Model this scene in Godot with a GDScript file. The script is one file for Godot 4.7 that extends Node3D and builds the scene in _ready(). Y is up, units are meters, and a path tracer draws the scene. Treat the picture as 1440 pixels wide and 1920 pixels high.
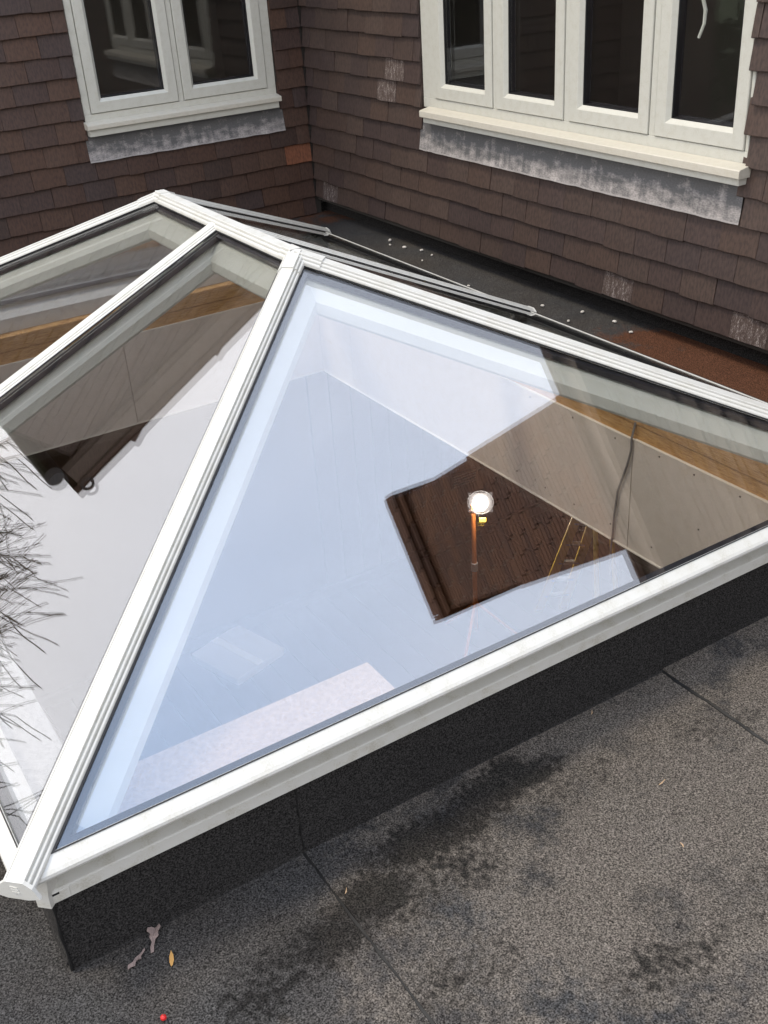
extends Node3D

# ---- measured layout (metres; y up, roof felt at y = 0, near left corner of the lantern at the origin) ----
const W := 2.4642
const LN := 3.3414
const YB := 0.2013
const E1 := 1.1808
const E2 := 1.1369
const YR := 0.9204
const HF := -0.036
const YH := 0.3294
const XW := 3.2513
const ZW := 4.8494
const ZM := 1.6933
const Y0 := 0.1165
const G := 0.114
const GD := 0.016
const KI := 0.0154
const YC := -0.355      # ceiling below the roof
const YF := -2.75       # floor of the room

var M := {}
var T := {}
var rng := RandomNumberGenerator.new()
var cam: Camera3D

# ------------------------------------------------------------------ helpers
func st0() -> SurfaceTool:
	var st := SurfaceTool.new()
	st.begin(Mesh.PRIMITIVE_TRIANGLES)
	st.set_smooth_group(-1)
	return st

func tri(st: SurfaceTool, a: Vector3, b: Vector3, c: Vector3) -> void:
	st.add_vertex(a); st.add_vertex(b); st.add_vertex(c)

func quad(st: SurfaceTool, a: Vector3, b: Vector3, c: Vector3, d: Vector3) -> void:
	tri(st, a, b, c); tri(st, a, c, d)

func bx(st: SurfaceTool, lo: Vector3, hi: Vector3, ch := 0.0) -> void:
	# box with optional chamfer
	var c := (lo + hi) / 2.0
	var h := (hi - lo) / 2.0
	if ch <= 0.0:
		for ax in 3:
			for s in [-1.0, 1.0]:
				var n := Vector3.ZERO; n[ax] = s * h[ax]
				var u := Vector3.ZERO; u[(ax + 1) % 3] = h[(ax + 1) % 3]
				var v := Vector3.ZERO; v[(ax + 2) % 3] = h[(ax + 2) % 3]
				if s > 0: quad(st, c + n - u - v, c + n - u + v, c + n + u + v, c + n + u - v)
				else: quad(st, c + n - u - v, c + n + u - v, c + n + u + v, c + n - u + v)
		return
	var k := minf(ch, minf(h.x, minf(h.y, h.z)) * 0.9)
	var pts := PackedVector3Array()
	for sx in [-1.0, 1.0]:
		for sy in [-1.0, 1.0]:
			for sz in [-1.0, 1.0]:
				var s3 := Vector3(sx, sy, sz)
				for ax in 3:
					var p := s3 * (h - Vector3.ONE * k)
					p[ax] = s3[ax] * h[ax]
					pts.append(c + p)
	hull(st, pts, c)

func hull(st: SurfaceTool, pts: PackedVector3Array, c: Vector3) -> void:
	# small convex hull for chamfered boxes: faces grouped by plane
	var n := pts.size()
	var done := {}
	for i in n:
		for j in range(i + 1, n):
			for k in range(j + 1, n):
				var nn := (pts[j] - pts[i]).cross(pts[k] - pts[i])
				if nn.length() < 1e-12: continue
				nn = nn.normalized()
				var dd := nn.dot(pts[i])
				if nn.dot(c) > dd: nn = -nn; dd = -dd
				var ok := true
				for q in pts:
					if nn.dot(q) > dd + 1e-7: ok = false; break
				if not ok: continue
				var key := "%d %d %d" % [roundi(nn.x * 200), roundi(nn.y * 200), roundi(nn.z * 200)]
				if done.has(key): continue
				done[key] = true
				var f := []
				var fc := Vector3.ZERO
				for q in pts:
					if absf(nn.dot(q) - dd) < 1e-6: f.append(q); fc += q
				fc /= f.size()
				var ux: Vector3 = (f[0] - fc).normalized()
				var uy := nn.cross(ux)
				f.sort_custom(func(a, b): return atan2(uy.dot(a - fc), ux.dot(a - fc)) > atan2(uy.dot(b - fc), ux.dot(b - fc)))
				for m in range(1, f.size() - 1): tri(st, f[0], f[m], f[m + 1])

func obj(called: String, st: SurfaceTool, m: Material, parent: Node = self) -> MeshInstance3D:
	st.generate_normals()
	return inst(called, st.commit(), m, parent)

func inst(called: String, mesh: Mesh, m: Material, parent: Node = self) -> MeshInstance3D:
	var o := MeshInstance3D.new()
	o.name = called
	o.mesh = mesh
	o.material_override = m
	parent.add_child(o, true)
	return o

func base(called: String, at := Vector3.ZERO, parent: Node = self) -> Node3D:
	var o := Node3D.new()
	o.name = called
	o.position = at
	parent.add_child(o, true)
	return o

func tag(o: Node, label: String, category: String, group := "") -> Node:
	o.set_meta("label", label)
	o.set_meta("category", category)
	if group != "": o.set_meta("group", group)
	return o

func struct(o: Node) -> Node:
	o.set_meta("kind", "structure")
	return o

# sweep a 2D profile (x = side, y = up) from a to b; optional cutting planes [point, normal] at the ends
func sweep(st: SurfaceTool, prof: PackedVector2Array, a: Vector3, b: Vector3, side: Vector3, up: Vector3, ca = null, cb = null, caps := true) -> void:
	var dir := (b - a).normalized()
	var ra := PackedVector3Array()
	var rb := PackedVector3Array()
	for p in prof:
		var off := side * p.x + up * p.y
		var pa := a + off
		var pb := b + off
		if ca != null: pa += dir * ((ca[0] - pa).dot(ca[1]) / dir.dot(ca[1]))
		if cb != null: pb += dir * ((cb[0] - pb).dot(cb[1]) / dir.dot(cb[1]))
		ra.append(pa); rb.append(pb)
	var n := prof.size()
	for i in n:
		var j := (i + 1) % n
		quad(st, ra[i], ra[j], rb[j], rb[i])
	if caps:
		var t := Geometry2D.triangulate_polygon(prof)
		for i in range(0, t.size(), 3):
			tri(st, ra[t[i]], ra[t[i + 1]], ra[t[i + 2]])
			tri(st, rb[t[i]], rb[t[i + 2]], rb[t[i + 1]])

func tube(st: SurfaceTool, pts: Array, radii: Array, sides := 8, capped := true) -> void:
	var prev := PackedVector3Array()
	var ref := Vector3(0.31, 0.9, 0.29).normalized()
	for i in pts.size():
		var d: Vector3 = (pts[mini(i + 1, pts.size() - 1)] - pts[maxi(i - 1, 0)]).normalized()
		if absf(d.dot(ref)) > 0.95: ref = Vector3(0.9, 0.1, 0.4).normalized()
		var u := ref.cross(d).normalized()
		var v := d.cross(u)
		var ring := PackedVector3Array()
		for k in sides:
			var a := TAU * k / sides
			ring.append(pts[i] + (u * cos(a) + v * sin(a)) * radii[i])
		if i > 0:
			for k in sides:
				var k2 := (k + 1) % sides
				quad(st, prev[k], ring[k], ring[k2], prev[k2])
		if capped and (i == 0 or i == pts.size() - 1):
			for k in range(1, sides - 1):
				if i == 0: tri(st, ring[0], ring[k], ring[k + 1])
				else: tri(st, ring[0], ring[k + 1], ring[k])
		prev = ring

# rectangular mitred ring in wall coordinates: prof = [[inset, out], ...]
func rect_ring(st: SurfaceTool, s0: float, y0: float, s1: float, y1: float, prof: Array) -> void:
	var last: Array = []
	for p in prof:
		var i: float = p[0]
		var o: float = p[1]
		var r := [Vector3(s0 + i, y0 + i, o), Vector3(s1 - i, y0 + i, o), Vector3(s1 - i, y1 - i, o), Vector3(s0 + i, y1 - i, o)]
		if last.size():
			for k in 4:
				var k2 := (k + 1) % 4
				quad(st, last[k], r[k], r[k2], last[k2])
		last = r

func lin(r: float, g: float, b: float) -> Color:
	return Color(r, g, b).linear_to_srgb()

func mat(r: float, g: float, b: float, rough := 0.8, tex: Texture2D = null, scale := Vector3.ONE) -> StandardMaterial3D:
	var m := StandardMaterial3D.new()
	m.albedo_color = lin(r, g, b)
	m.roughness = rough
	if tex:
		m.albedo_texture = tex
		m.uv1_triplanar = true
		m.uv1_world_triplanar = true
		m.uv1_scale = scale
	return m

func noise_bytes(w: int, h: int, sd: int, freq: float, oct := 4, type := FastNoiseLite.TYPE_SIMPLEX_SMOOTH) -> PackedByteArray:
	var n := FastNoiseLite.new()
	n.seed = sd; n.frequency = freq; n.noise_type = type
	n.fractal_octaves = oct
	n.fractal_type = FastNoiseLite.FRACTAL_FBM if oct > 1 else FastNoiseLite.FRACTAL_NONE
	var im := n.get_seamless_image(w, h, false, false, 0.1, true)
	im.convert(Image.FORMAT_L8)
	return im.get_data()

func ramp(stops: Array) -> Array:
	# stops: [[pos, Color(linear)], ...] -> 256 sRGB colours as byte triples
	var out := []
	for i in 256:
		var t := i / 255.0
		var c: Color = stops[0][1]
		for k in range(stops.size() - 1):
			if t >= stops[k][0]:
				var f := clampf((t - stops[k][0]) / maxf(stops[k + 1][0] - stops[k][0], 1e-5), 0, 1)
				c = (stops[k][1] as Color).lerp(stops[k + 1][1], f)
		c = c.linear_to_srgb()
		out.append([clampi(roundi(c.r * 255), 0, 255), clampi(roundi(c.g * 255), 0, 255), clampi(roundi(c.b * 255), 0, 255)])
	return out

func tex_ramp(bytes: PackedByteArray, w: int, h: int, stops: Array) -> ImageTexture:
	var lut := ramp(stops)
	var out := PackedByteArray()
	out.resize(w * h * 3)
	for i in w * h:
		var c: Array = lut[bytes[i]]
		out[i * 3] = c[0]; out[i * 3 + 1] = c[1]; out[i * 3 + 2] = c[2]
	return ImageTexture.create_from_image(Image.create_from_data(w, h, false, Image.FORMAT_RGB8, out))

func grey(v: float) -> Color:
	return Color(v, v, v)

func blend_bytes(a: PackedByteArray, b: PackedByteArray, t: float) -> PackedByteArray:
	var out := PackedByteArray()
	out.resize(a.size())
	for i in a.size(): out[i] = int(a[i] * (1.0 - t) + b[i] * t)
	return out

func in_frame(p: Vector3, margin := 0.0) -> bool:
	var q := cam.transform.affine_inverse() * p
	if q.z >= -0.05: return false
	var f := 2005.66
	var x := 720.0 + f * q.x / -q.z
	var y := 960.0 - f * q.y / -q.z
	return x > -margin and x < 1440 + margin and y > -margin and y < 1920 + margin

# ------------------------------------------------------------------ materials
func make_materials() -> void:
	var n1 := noise_bytes(512, 512, 3, 0.02, 5)
	var n2 := noise_bytes(512, 512, 9, 0.11, 3)
	var n3 := noise_bytes(512, 512, 21, 0.25, 2)
	var both := blend_bytes(n1, n2, 0.45)
	T.blotch = tex_ramp(both, 512, 512, [[0.25, grey(0.5)], [0.55, grey(0.85)], [0.8, grey(1.0)]])
	T.fine = tex_ramp(n3, 512, 512, [[0.2, grey(0.72)], [0.5, grey(0.92)], [0.8, grey(1.0)]])
	T.faint = tex_ramp(both, 512, 512, [[0.2, Color(0.9, 0.89, 0.86)], [0.5, grey(0.97)], [0.8, grey(1.0)]])
	T.frame = tex_ramp(blend_bytes(n1, n3, 0.4), 512, 512, [[0.2, Color(0.8, 0.78, 0.73)], [0.36, Color(0.93, 0.92, 0.89)], [0.5, grey(0.985)], [0.8, grey(1.0)]])
	T.tile = tex_ramp(blend_bytes(n1, n3, 0.34), 512, 512, [[0.28, Color(0.5, 0.5, 0.52)], [0.45, Color(0.74, 0.73, 0.72)], [0.62, Color(0.95, 0.93, 0.9)], [0.68, Color(1, 1, 1)], [0.72, Color(1.0, 1.0, 1.0)]])
	T.pale = tex_ramp(blend_bytes(n1, n2, 0.6), 512, 512, [[0.35, Color(0.085, 0.06, 0.052)], [0.5, Color(0.13, 0.095, 0.085)], [0.62, Color(0.22, 0.19, 0.18)], [0.75, Color(0.7, 0.68, 0.66)]])
	T.wood = tex_ramp(blend_bytes(n1, n2, 0.55), 512, 512, [[0.3, Color(0.5, 0.42, 0.3)], [0.5, Color(0.85, 0.8, 0.72)], [0.7, Color(1, 1, 1)]])
	T.osb = tex_ramp(noise_bytes(512, 512, 33, 0.05, 3, FastNoiseLite.TYPE_CELLULAR), 512, 512, [[0.1, Color(0.6, 0.5, 0.4)], [0.5, Color(0.85, 0.78, 0.68)], [0.9, Color(1, 0.95, 0.9)]])
	M.white = mat(0.62, 0.62, 0.585, 0.32, T.frame, Vector3(1.6, 1.6, 1.6))
	M.white.metallic_specular = 0.45
	M.white_in = mat(0.60, 0.62, 0.55, 0.5)
	M.cream = mat(0.55, 0.55, 0.495, 0.4, T.faint, Vector3(2, 2, 2))
	M.cream_sill = mat(0.56, 0.535, 0.46, 0.45, T.blotch, Vector3(3, 3, 3))
	M.cream_sill.albedo_texture = T.faint
	M.black = mat(0.012, 0.012, 0.014, 0.35)
	M.gasket = mat(0.015, 0.015, 0.016, 0.6)
	M.slot = mat(0.01, 0.01, 0.01, 0.9)
	# solar control double glazing: a thin part-mirror coating on each sheet
	M.glass_face = glass()
	M.coat_out = silver_film(Color(0.97, 0.97, 0.97), 0.14)
	M.coat_in = silver_film(Color(0.97, 0.97, 0.97), 0.27)
	M.glass_win = glass()
	# clay tiles
	M.tiles_l = []
	for c in [[0.088, 0.044, 0.028], [0.08, 0.041, 0.028], [0.096, 0.048, 0.029], [0.072, 0.041, 0.033], [0.082, 0.045, 0.033], [0.092, 0.050, 0.034], [0.066, 0.041, 0.036], [0.102, 0.054, 0.034], [0.063, 0.036, 0.027]]:
		M.tiles_l.append(tile_mat(c))
	M.tiles_r = []
	for c in [[0.082, 0.054, 0.044], [0.077, 0.052, 0.045], [0.088, 0.057, 0.045], [0.072, 0.049, 0.044], [0.086, 0.058, 0.047], [0.094, 0.06, 0.046], [0.08, 0.053, 0.046], [0.069, 0.047, 0.043], [0.098, 0.067, 0.054]]:
		M.tiles_r.append(tile_mat(c))
	M.tile_orange = tile_mat([0.26, 0.10, 0.05])
	M.tile_pale = mat(0.62, 0.58, 0.56, 0.9, T.pale, Vector3(6, 1.6, 6))
	M.wall_in = mat(0.05, 0.045, 0.04, 0.95)
	M.timber = mat(0.66, 0.40, 0.16, 0.75, T.wood, Vector3(1.2, 14, 1.2))
	M.board = mat(0.76, 0.685, 0.59, 0.85, T.faint, Vector3(1.7, 1.7, 1.7))
	M.cement = mat(0.36, 0.36, 0.35, 0.9, T.blotch, Vector3(5, 5, 5))
	M.board_edge = mat(0.78, 0.73, 0.62, 0.9)
	M.floor = []
	for c in [[0.085, 0.05, 0.03], [0.07, 0.04, 0.025], [0.10, 0.06, 0.036], [0.06, 0.037, 0.025]]:
		var fm := mat(c[0], c[1], c[2], 0.35, T.wood, Vector3(14, 3, 1.0))
		M.floor.append(fm)
	M.plaster = mat(0.42, 0.39, 0.34, 0.9, T.faint, Vector3(0.6, 0.6, 0.6))
	M.dark_panel = mat(0.10, 0.062, 0.04, 0.5, T.wood, Vector3(9, 1.2, 9))
	M.osb = mat(0.55, 0.42, 0.32, 0.85, T.osb, Vector3(3, 3, 3))
	M.cable = mat(0.2, 0.19, 0.18, 0.5)
	M.screw = mat(0.02, 0.02, 0.02, 0.5)
	M.orange = mat(0.55, 0.16, 0.03, 0.5)
	M.yellow = mat(0.62, 0.42, 0.04, 0.5)
	M.steel = mat(0.3, 0.3, 0.3, 0.4)
	M.brick = []
	for c in [[0.16, 0.07, 0.045], [0.13, 0.06, 0.042], [0.19, 0.085, 0.05]]: M.brick.append(mat(c[0], c[1], c[2], 0.9, T.tile, Vector3(6, 6, 6)))
	M.mortar = mat(0.25, 0.23, 0.2, 0.95)
	M.roof_tile = mat(0.1, 0.055, 0.04, 0.85, T.tile, Vector3(5, 5, 5))
	M.bark = mat(0.11, 0.09, 0.07, 0.95)
	M.leafage = mat(0.035, 0.055, 0.02, 0.7)
	M.grass = mat(0.05, 0.08, 0.025, 0.95, T.blotch, Vector3(0.4, 0.4, 0.4))
	M.render_wall = mat(0.4, 0.37, 0.32, 0.9, T.faint, Vector3(1, 1, 1))
	M.dry_leaf = mat(0.36, 0.27, 0.24, 0.8, T.blotch, Vector3(30, 30, 30))
	M.tan_leaf = mat(0.6, 0.33, 0.10, 0.7)
	M.chip = mat(0.5, 0.34, 0.2, 0.8)
	M.crumb = mat(0.6, 0.57, 0.52, 0.9)
	M.red = mat(0.6, 0.02, 0.02, 0.4)
	make_felt()
	make_lead()

func glass() -> StandardMaterial3D:
	var m := StandardMaterial3D.new()
	m.transparency = BaseMaterial3D.TRANSPARENCY_ALPHA
	m.albedo_color = Color(1, 1, 1, 0.0)
	m.roughness = 0.0
	m.metallic_specular = 0.5
	m.cull_mode = BaseMaterial3D.CULL_DISABLED
	return m

func silver_film(c: Color, share: float) -> StandardMaterial3D:
	# solar control glass carries a silver film: a mirror so thin that most of the light passes through it
	var m := StandardMaterial3D.new()
	var im := Image.create(2, 2, false, Image.FORMAT_RGB8)
	im.fill(c)
	m.albedo_texture = ImageTexture.create_from_image(im)
	m.transparency = BaseMaterial3D.TRANSPARENCY_ALPHA
	m.albedo_color = Color(1, 1, 1, share)
	m.roughness = 0.0
	m.metallic = 1.0
	m.cull_mode = BaseMaterial3D.CULL_DISABLED
	return m

func tile_mat(c: Array) -> StandardMaterial3D:
	var m := mat(c[0] * 0.8, c[1] * 0.78, c[2] * 0.79, 0.62, T.tile, Vector3(7, 2.6, 7))
	m.heightmap_enabled = true
	m.heightmap_texture = T.fine
	m.heightmap_scale = 0.05
	return m

const FX0 := -1.65
const FX1 := 3.5
const FZ0 := -5.0
const FZ1 := 2.65

func make_felt() -> void:
	var w := 1280
	var h := 1792
	var big := noise_bytes(w, h, 51, 0.006, 4)
	var mid := noise_bytes(w, h, 52, 0.02, 5)
	var fin := noise_bytes(w, h, 53, 0.16, 3)
	var hue := noise_bytes(w, h, 54, 0.009, 3)
	# damp dark moss patches and brown silt, as they lie on the roof: [x, z, rx, rz, strength]
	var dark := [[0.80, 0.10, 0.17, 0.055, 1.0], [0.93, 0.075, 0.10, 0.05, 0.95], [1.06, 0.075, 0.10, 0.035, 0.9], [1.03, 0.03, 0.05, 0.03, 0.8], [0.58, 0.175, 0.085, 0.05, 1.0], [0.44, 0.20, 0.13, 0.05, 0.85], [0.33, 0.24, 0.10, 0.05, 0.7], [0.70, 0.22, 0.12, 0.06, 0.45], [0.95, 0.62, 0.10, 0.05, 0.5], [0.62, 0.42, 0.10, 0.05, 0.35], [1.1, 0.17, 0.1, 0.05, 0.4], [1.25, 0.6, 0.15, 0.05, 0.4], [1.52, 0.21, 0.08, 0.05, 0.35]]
	var brown := [[1.45, 0.04, 0.3, 0.08, 0.9], [1.15, 0.02, 0.22, 0.06, 0.8], [0.75, 0.03, 0.2, 0.05, 0.6], [1.35, 0.35, 0.25, 0.14, 0.9], [1.25, 0.48, 0.16, 0.1, 0.8], [1.75, 0.2, 0.2, 0.12, 0.8], [0.6, 0.15, 0.1, 0.06, 0.5], [1.2, 0.4, 0.55, 0.4, 0.75], [1.7, 0.5, 0.6, 0.45, 0.85], [0.85, 0.5, 0.4, 0.25, 0.5], [1.0, 0.8, 0.6, 0.3, 0.6]]
	var rust := [[3.2, -1.35, 0.34, 0.42, 1.0], [3.28, -0.9, 0.3, 0.5, 1.0], [3.25, -4.7, 0.2, 0.15, 0.55]]
	var out := PackedByteArray()
	out.resize(w * h * 3)
	# the patches go in as rough-edged masks
	var md := PackedFloat32Array(); md.resize(w * h)
	var mb := PackedFloat32Array(); mb.resize(w * h)
	var mr := PackedFloat32Array(); mr.resize(w * h)
	for set in [[dark, md], [brown, mb], [rust, mr]]:
		var arr: PackedFloat32Array = set[1]
		for e in set[0]:
			var ex: float = e[0]
			var ez: float = e[1]
			var erx: float = e[2] * 1.6
			var erz: float = e[3] * 1.6
			var i0 := clampi(int((ex - erx - FX0) / (FX1 - FX0) * w), 0, w - 1)
			var i1 := clampi(int((ex + erx - FX0) / (FX1 - FX0) * w), 0, w - 1)
			var j0 := clampi(int((ez - erz - FZ0) / (FZ1 - FZ0) * h), 0, h - 1)
			var j1 := clampi(int((ez + erz - FZ0) / (FZ1 - FZ0) * h), 0, h - 1)
			for j in range(j0, j1 + 1):
				var dz := (FZ0 + (FZ1 - FZ0) * j / h - ez) / erz
				for i in range(i0, i1 + 1):
					var dx := (FX0 + (FX1 - FX0) * i / w - ex) / erx
					var q := 1.0 - dx * dx - dz * dz
					if q > 0.0:
						var k := j * w + i
						arr[k] = maxf(arr[k], q * e[4])
		if set[0] == dark: md = arr
		elif set[0] == brown: mb = arr
		else: mr = arr
	var gam := PackedByteArray(); gam.resize(1025)
	for i in 1025: gam[i] = clampi(roundi(grey(i / 1024.0).linear_to_srgb().r * 255), 0, 255)
	for k in w * h:
		var a := big[k] / 255.0
		var b := mid[k] / 255.0
		var c := fin[k] / 255.0
		var u := hue[k] / 255.0
		var v := 0.13 * (0.72 + 0.35 * a + 0.25 * b + 0.2 * (c - 0.5))
		var r := v * (0.97 + 0.12 * u)
		var g := v * 0.975
		var bl := v * (0.99 - 0.12 * u)
		if mb[k] > 0.0:
			var t := clampf((mb[k] + (b - 0.5) * 1.2 + (c - 0.5) * 0.5 - 0.12) * 1.6, 0, 0.75)
			r = lerpf(r, 0.325, t); g = lerpf(g, 0.282, t); bl = lerpf(bl, 0.236, t)
		if mr[k] > 0.0:
			var t := clampf((mr[k] + (b - 0.5) * 1.0 + (c - 0.5) * 0.5 - 0.15) * 2.0, 0, 0.9)
			r = lerpf(r, 0.24, t); g = lerpf(g, 0.10, t); bl = lerpf(bl, 0.052, t)
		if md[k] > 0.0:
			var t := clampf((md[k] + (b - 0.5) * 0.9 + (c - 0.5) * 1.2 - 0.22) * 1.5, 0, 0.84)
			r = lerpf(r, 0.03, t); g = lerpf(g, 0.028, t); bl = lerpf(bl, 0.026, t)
		out[k * 3] = gam[clampi(int(r * 1024), 0, 1024)]
		out[k * 3 + 1] = gam[clampi(int(g * 1024), 0, 1024)]
		out[k * 3 + 2] = gam[clampi(int(bl * 1024), 0, 1024)]
	T.felt = ImageTexture.create_from_image(Image.create_from_data(w, h, false, Image.FORMAT_RGB8, out))
	# mineral granules
	var gw := 768
	var gr := PackedByteArray(); gr.resize(gw * gw * 3)
	var r2 := RandomNumberGenerator.new(); r2.seed = 77
	var cl := noise_bytes(gw, gw, 61, 0.42, 2)
	for k in gw * gw:
		var x := r2.randf()
		var v := 0.05 + 0.62 * x * x + maxf(0.0, cl[k] / 255.0 - 0.4) * 1.1
		if x > 0.99: v = 1.0
		var s := gam[clampi(int(clampf(v, 0.03, 1.0) * 1024), 0, 1024)]
		gr[k * 3] = s; gr[k * 3 + 1] = s; gr[k * 3 + 2] = s
	T.granule = ImageTexture.create_from_image(Image.create_from_data(gw, gw, false, Image.FORMAT_RGB8, gr))
	M.felt = StandardMaterial3D.new()
	M.felt.albedo_texture = T.felt
	M.felt.roughness = 0.95
	M.felt.metallic_specular = 0.25
	M.felt.detail_enabled = true
	M.felt.detail_albedo = T.granule
	M.felt.detail_blend_mode = BaseMaterial3D.BLEND_MODE_MUL
	M.felt.detail_uv_layer = BaseMaterial3D.DETAIL_UV_2
	M.upstand = mat(0.075, 0.072, 0.070, 0.95, T.granule, Vector3(0.66, 0.66, 0.66))
	M.upstand.metallic_specular = 0.25
	M.bitumen = mat(0.008, 0.008, 0.008, 0.6)

func make_lead() -> void:
	# grey lead with pale carbonate bloom washed down towards the dressed edge, in streaks
	var w := 1024
	var h := 128
	var n1 := noise_bytes(w, h, 71, 0.02, 3)
	var n2 := noise_bytes(w, h, 72, 0.14, 3)
	var col := noise_bytes(w, 8, 73, 0.05, 4)
	var out := PackedByteArray(); out.resize(w * h * 3)
	for j in h:
		var y := 1.0 - j / float(h)
		for i in w:
			var k := j * w + i
			var s := col[i] / 255.0
			var t := (0.6 - y) * 1.0 + (s - 0.5) * 0.6 + (n1[k] / 255.0 - 0.5) * 1.0 + (n2[k] / 255.0 - 0.5) * 0.4
			t = clampf(t, 0, 1)
			if y < 0.05: t = maxf(t, 0.75)
			var d := 0.85 + 0.3 * (n2[k] / 255.0)
			var c := Color(0.115 * d, 0.115 * d, 0.118 * d).lerp(Color(0.5, 0.465, 0.45), t * (0.6 + 0.4 * n2[k] / 255.0)).linear_to_srgb()
			out[k * 3] = int(c.r * 255); out[k * 3 + 1] = int(c.g * 255); out[k * 3 + 2] = int(c.b * 255)
	T.lead = ImageTexture.create_from_image(Image.create_from_data(w, h, false, Image.FORMAT_RGB8, out))
	M.lead = StandardMaterial3D.new()
	M.lead.albedo_texture = T.lead
	M.lead.roughness = 0.6
	M.lead.metallic_specular = 0.4

# ------------------------------------------------------------------ flat roof
func felt_grid(st: SurfaceTool, x0: float, x1: float, z0: float, z1: float, lip: bool, seed_: int, fall := true) -> void:
	# a sheet of felt; its left edge laps 5 mm over the neighbour when lip is true
	var n := maxi(2, int((z1 - z0) / 0.06))
	var xs := [0.0, 0.03, 0.12, 0.5, 1.0] if lip else [0.0, 0.5, 1.0]
	var nz := FastNoiseLite.new(); nz.seed = seed_; nz.frequency = 3.0
	var row := []
	for j in n + 1:
		var z := lerpf(z0, z1, j / float(n))
		var r := []
		for i in xs.size():
			var x := lerpf(x0, x1, xs[i])
			var y := 0.0
			if lip:
				y = lerpf(0.0055, -0.001, pow(xs[i], 0.5))
				if i == 0: x += nz.get_noise_1d(z * 3.0) * 0.004
			y += nz.get_noise_2d(x, z) * 0.0012
			r.append(Vector3(x, y, z))
		row.append(r)
	for j in n:
		for i in xs.size() - 1:
			for p in [row[j][i], row[j][i + 1], row[j + 1][i + 1], row[j][i], row[j + 1][i + 1], row[j + 1][i]]:
				felt_v(st, p)
		if lip:
			var a: Vector3 = row[j][0]
			var b: Vector3 = row[j + 1][0]
			for p in [a, b, b - Vector3(0, 0.007, 0), a, b - Vector3(0, 0.007, 0), a - Vector3(0, 0.007, 0)]: felt_v(st, p)

func felt_v(st: SurfaceTool, p: Vector3) -> void:
	st.set_uv(Vector2((p.x - FX0) / (FX1 - FX0), (p.z - FZ0) / (FZ1 - FZ0)))
	st.set_uv2(Vector2(p.x, p.z) / 1.5)
	st.add_vertex(p)

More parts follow.
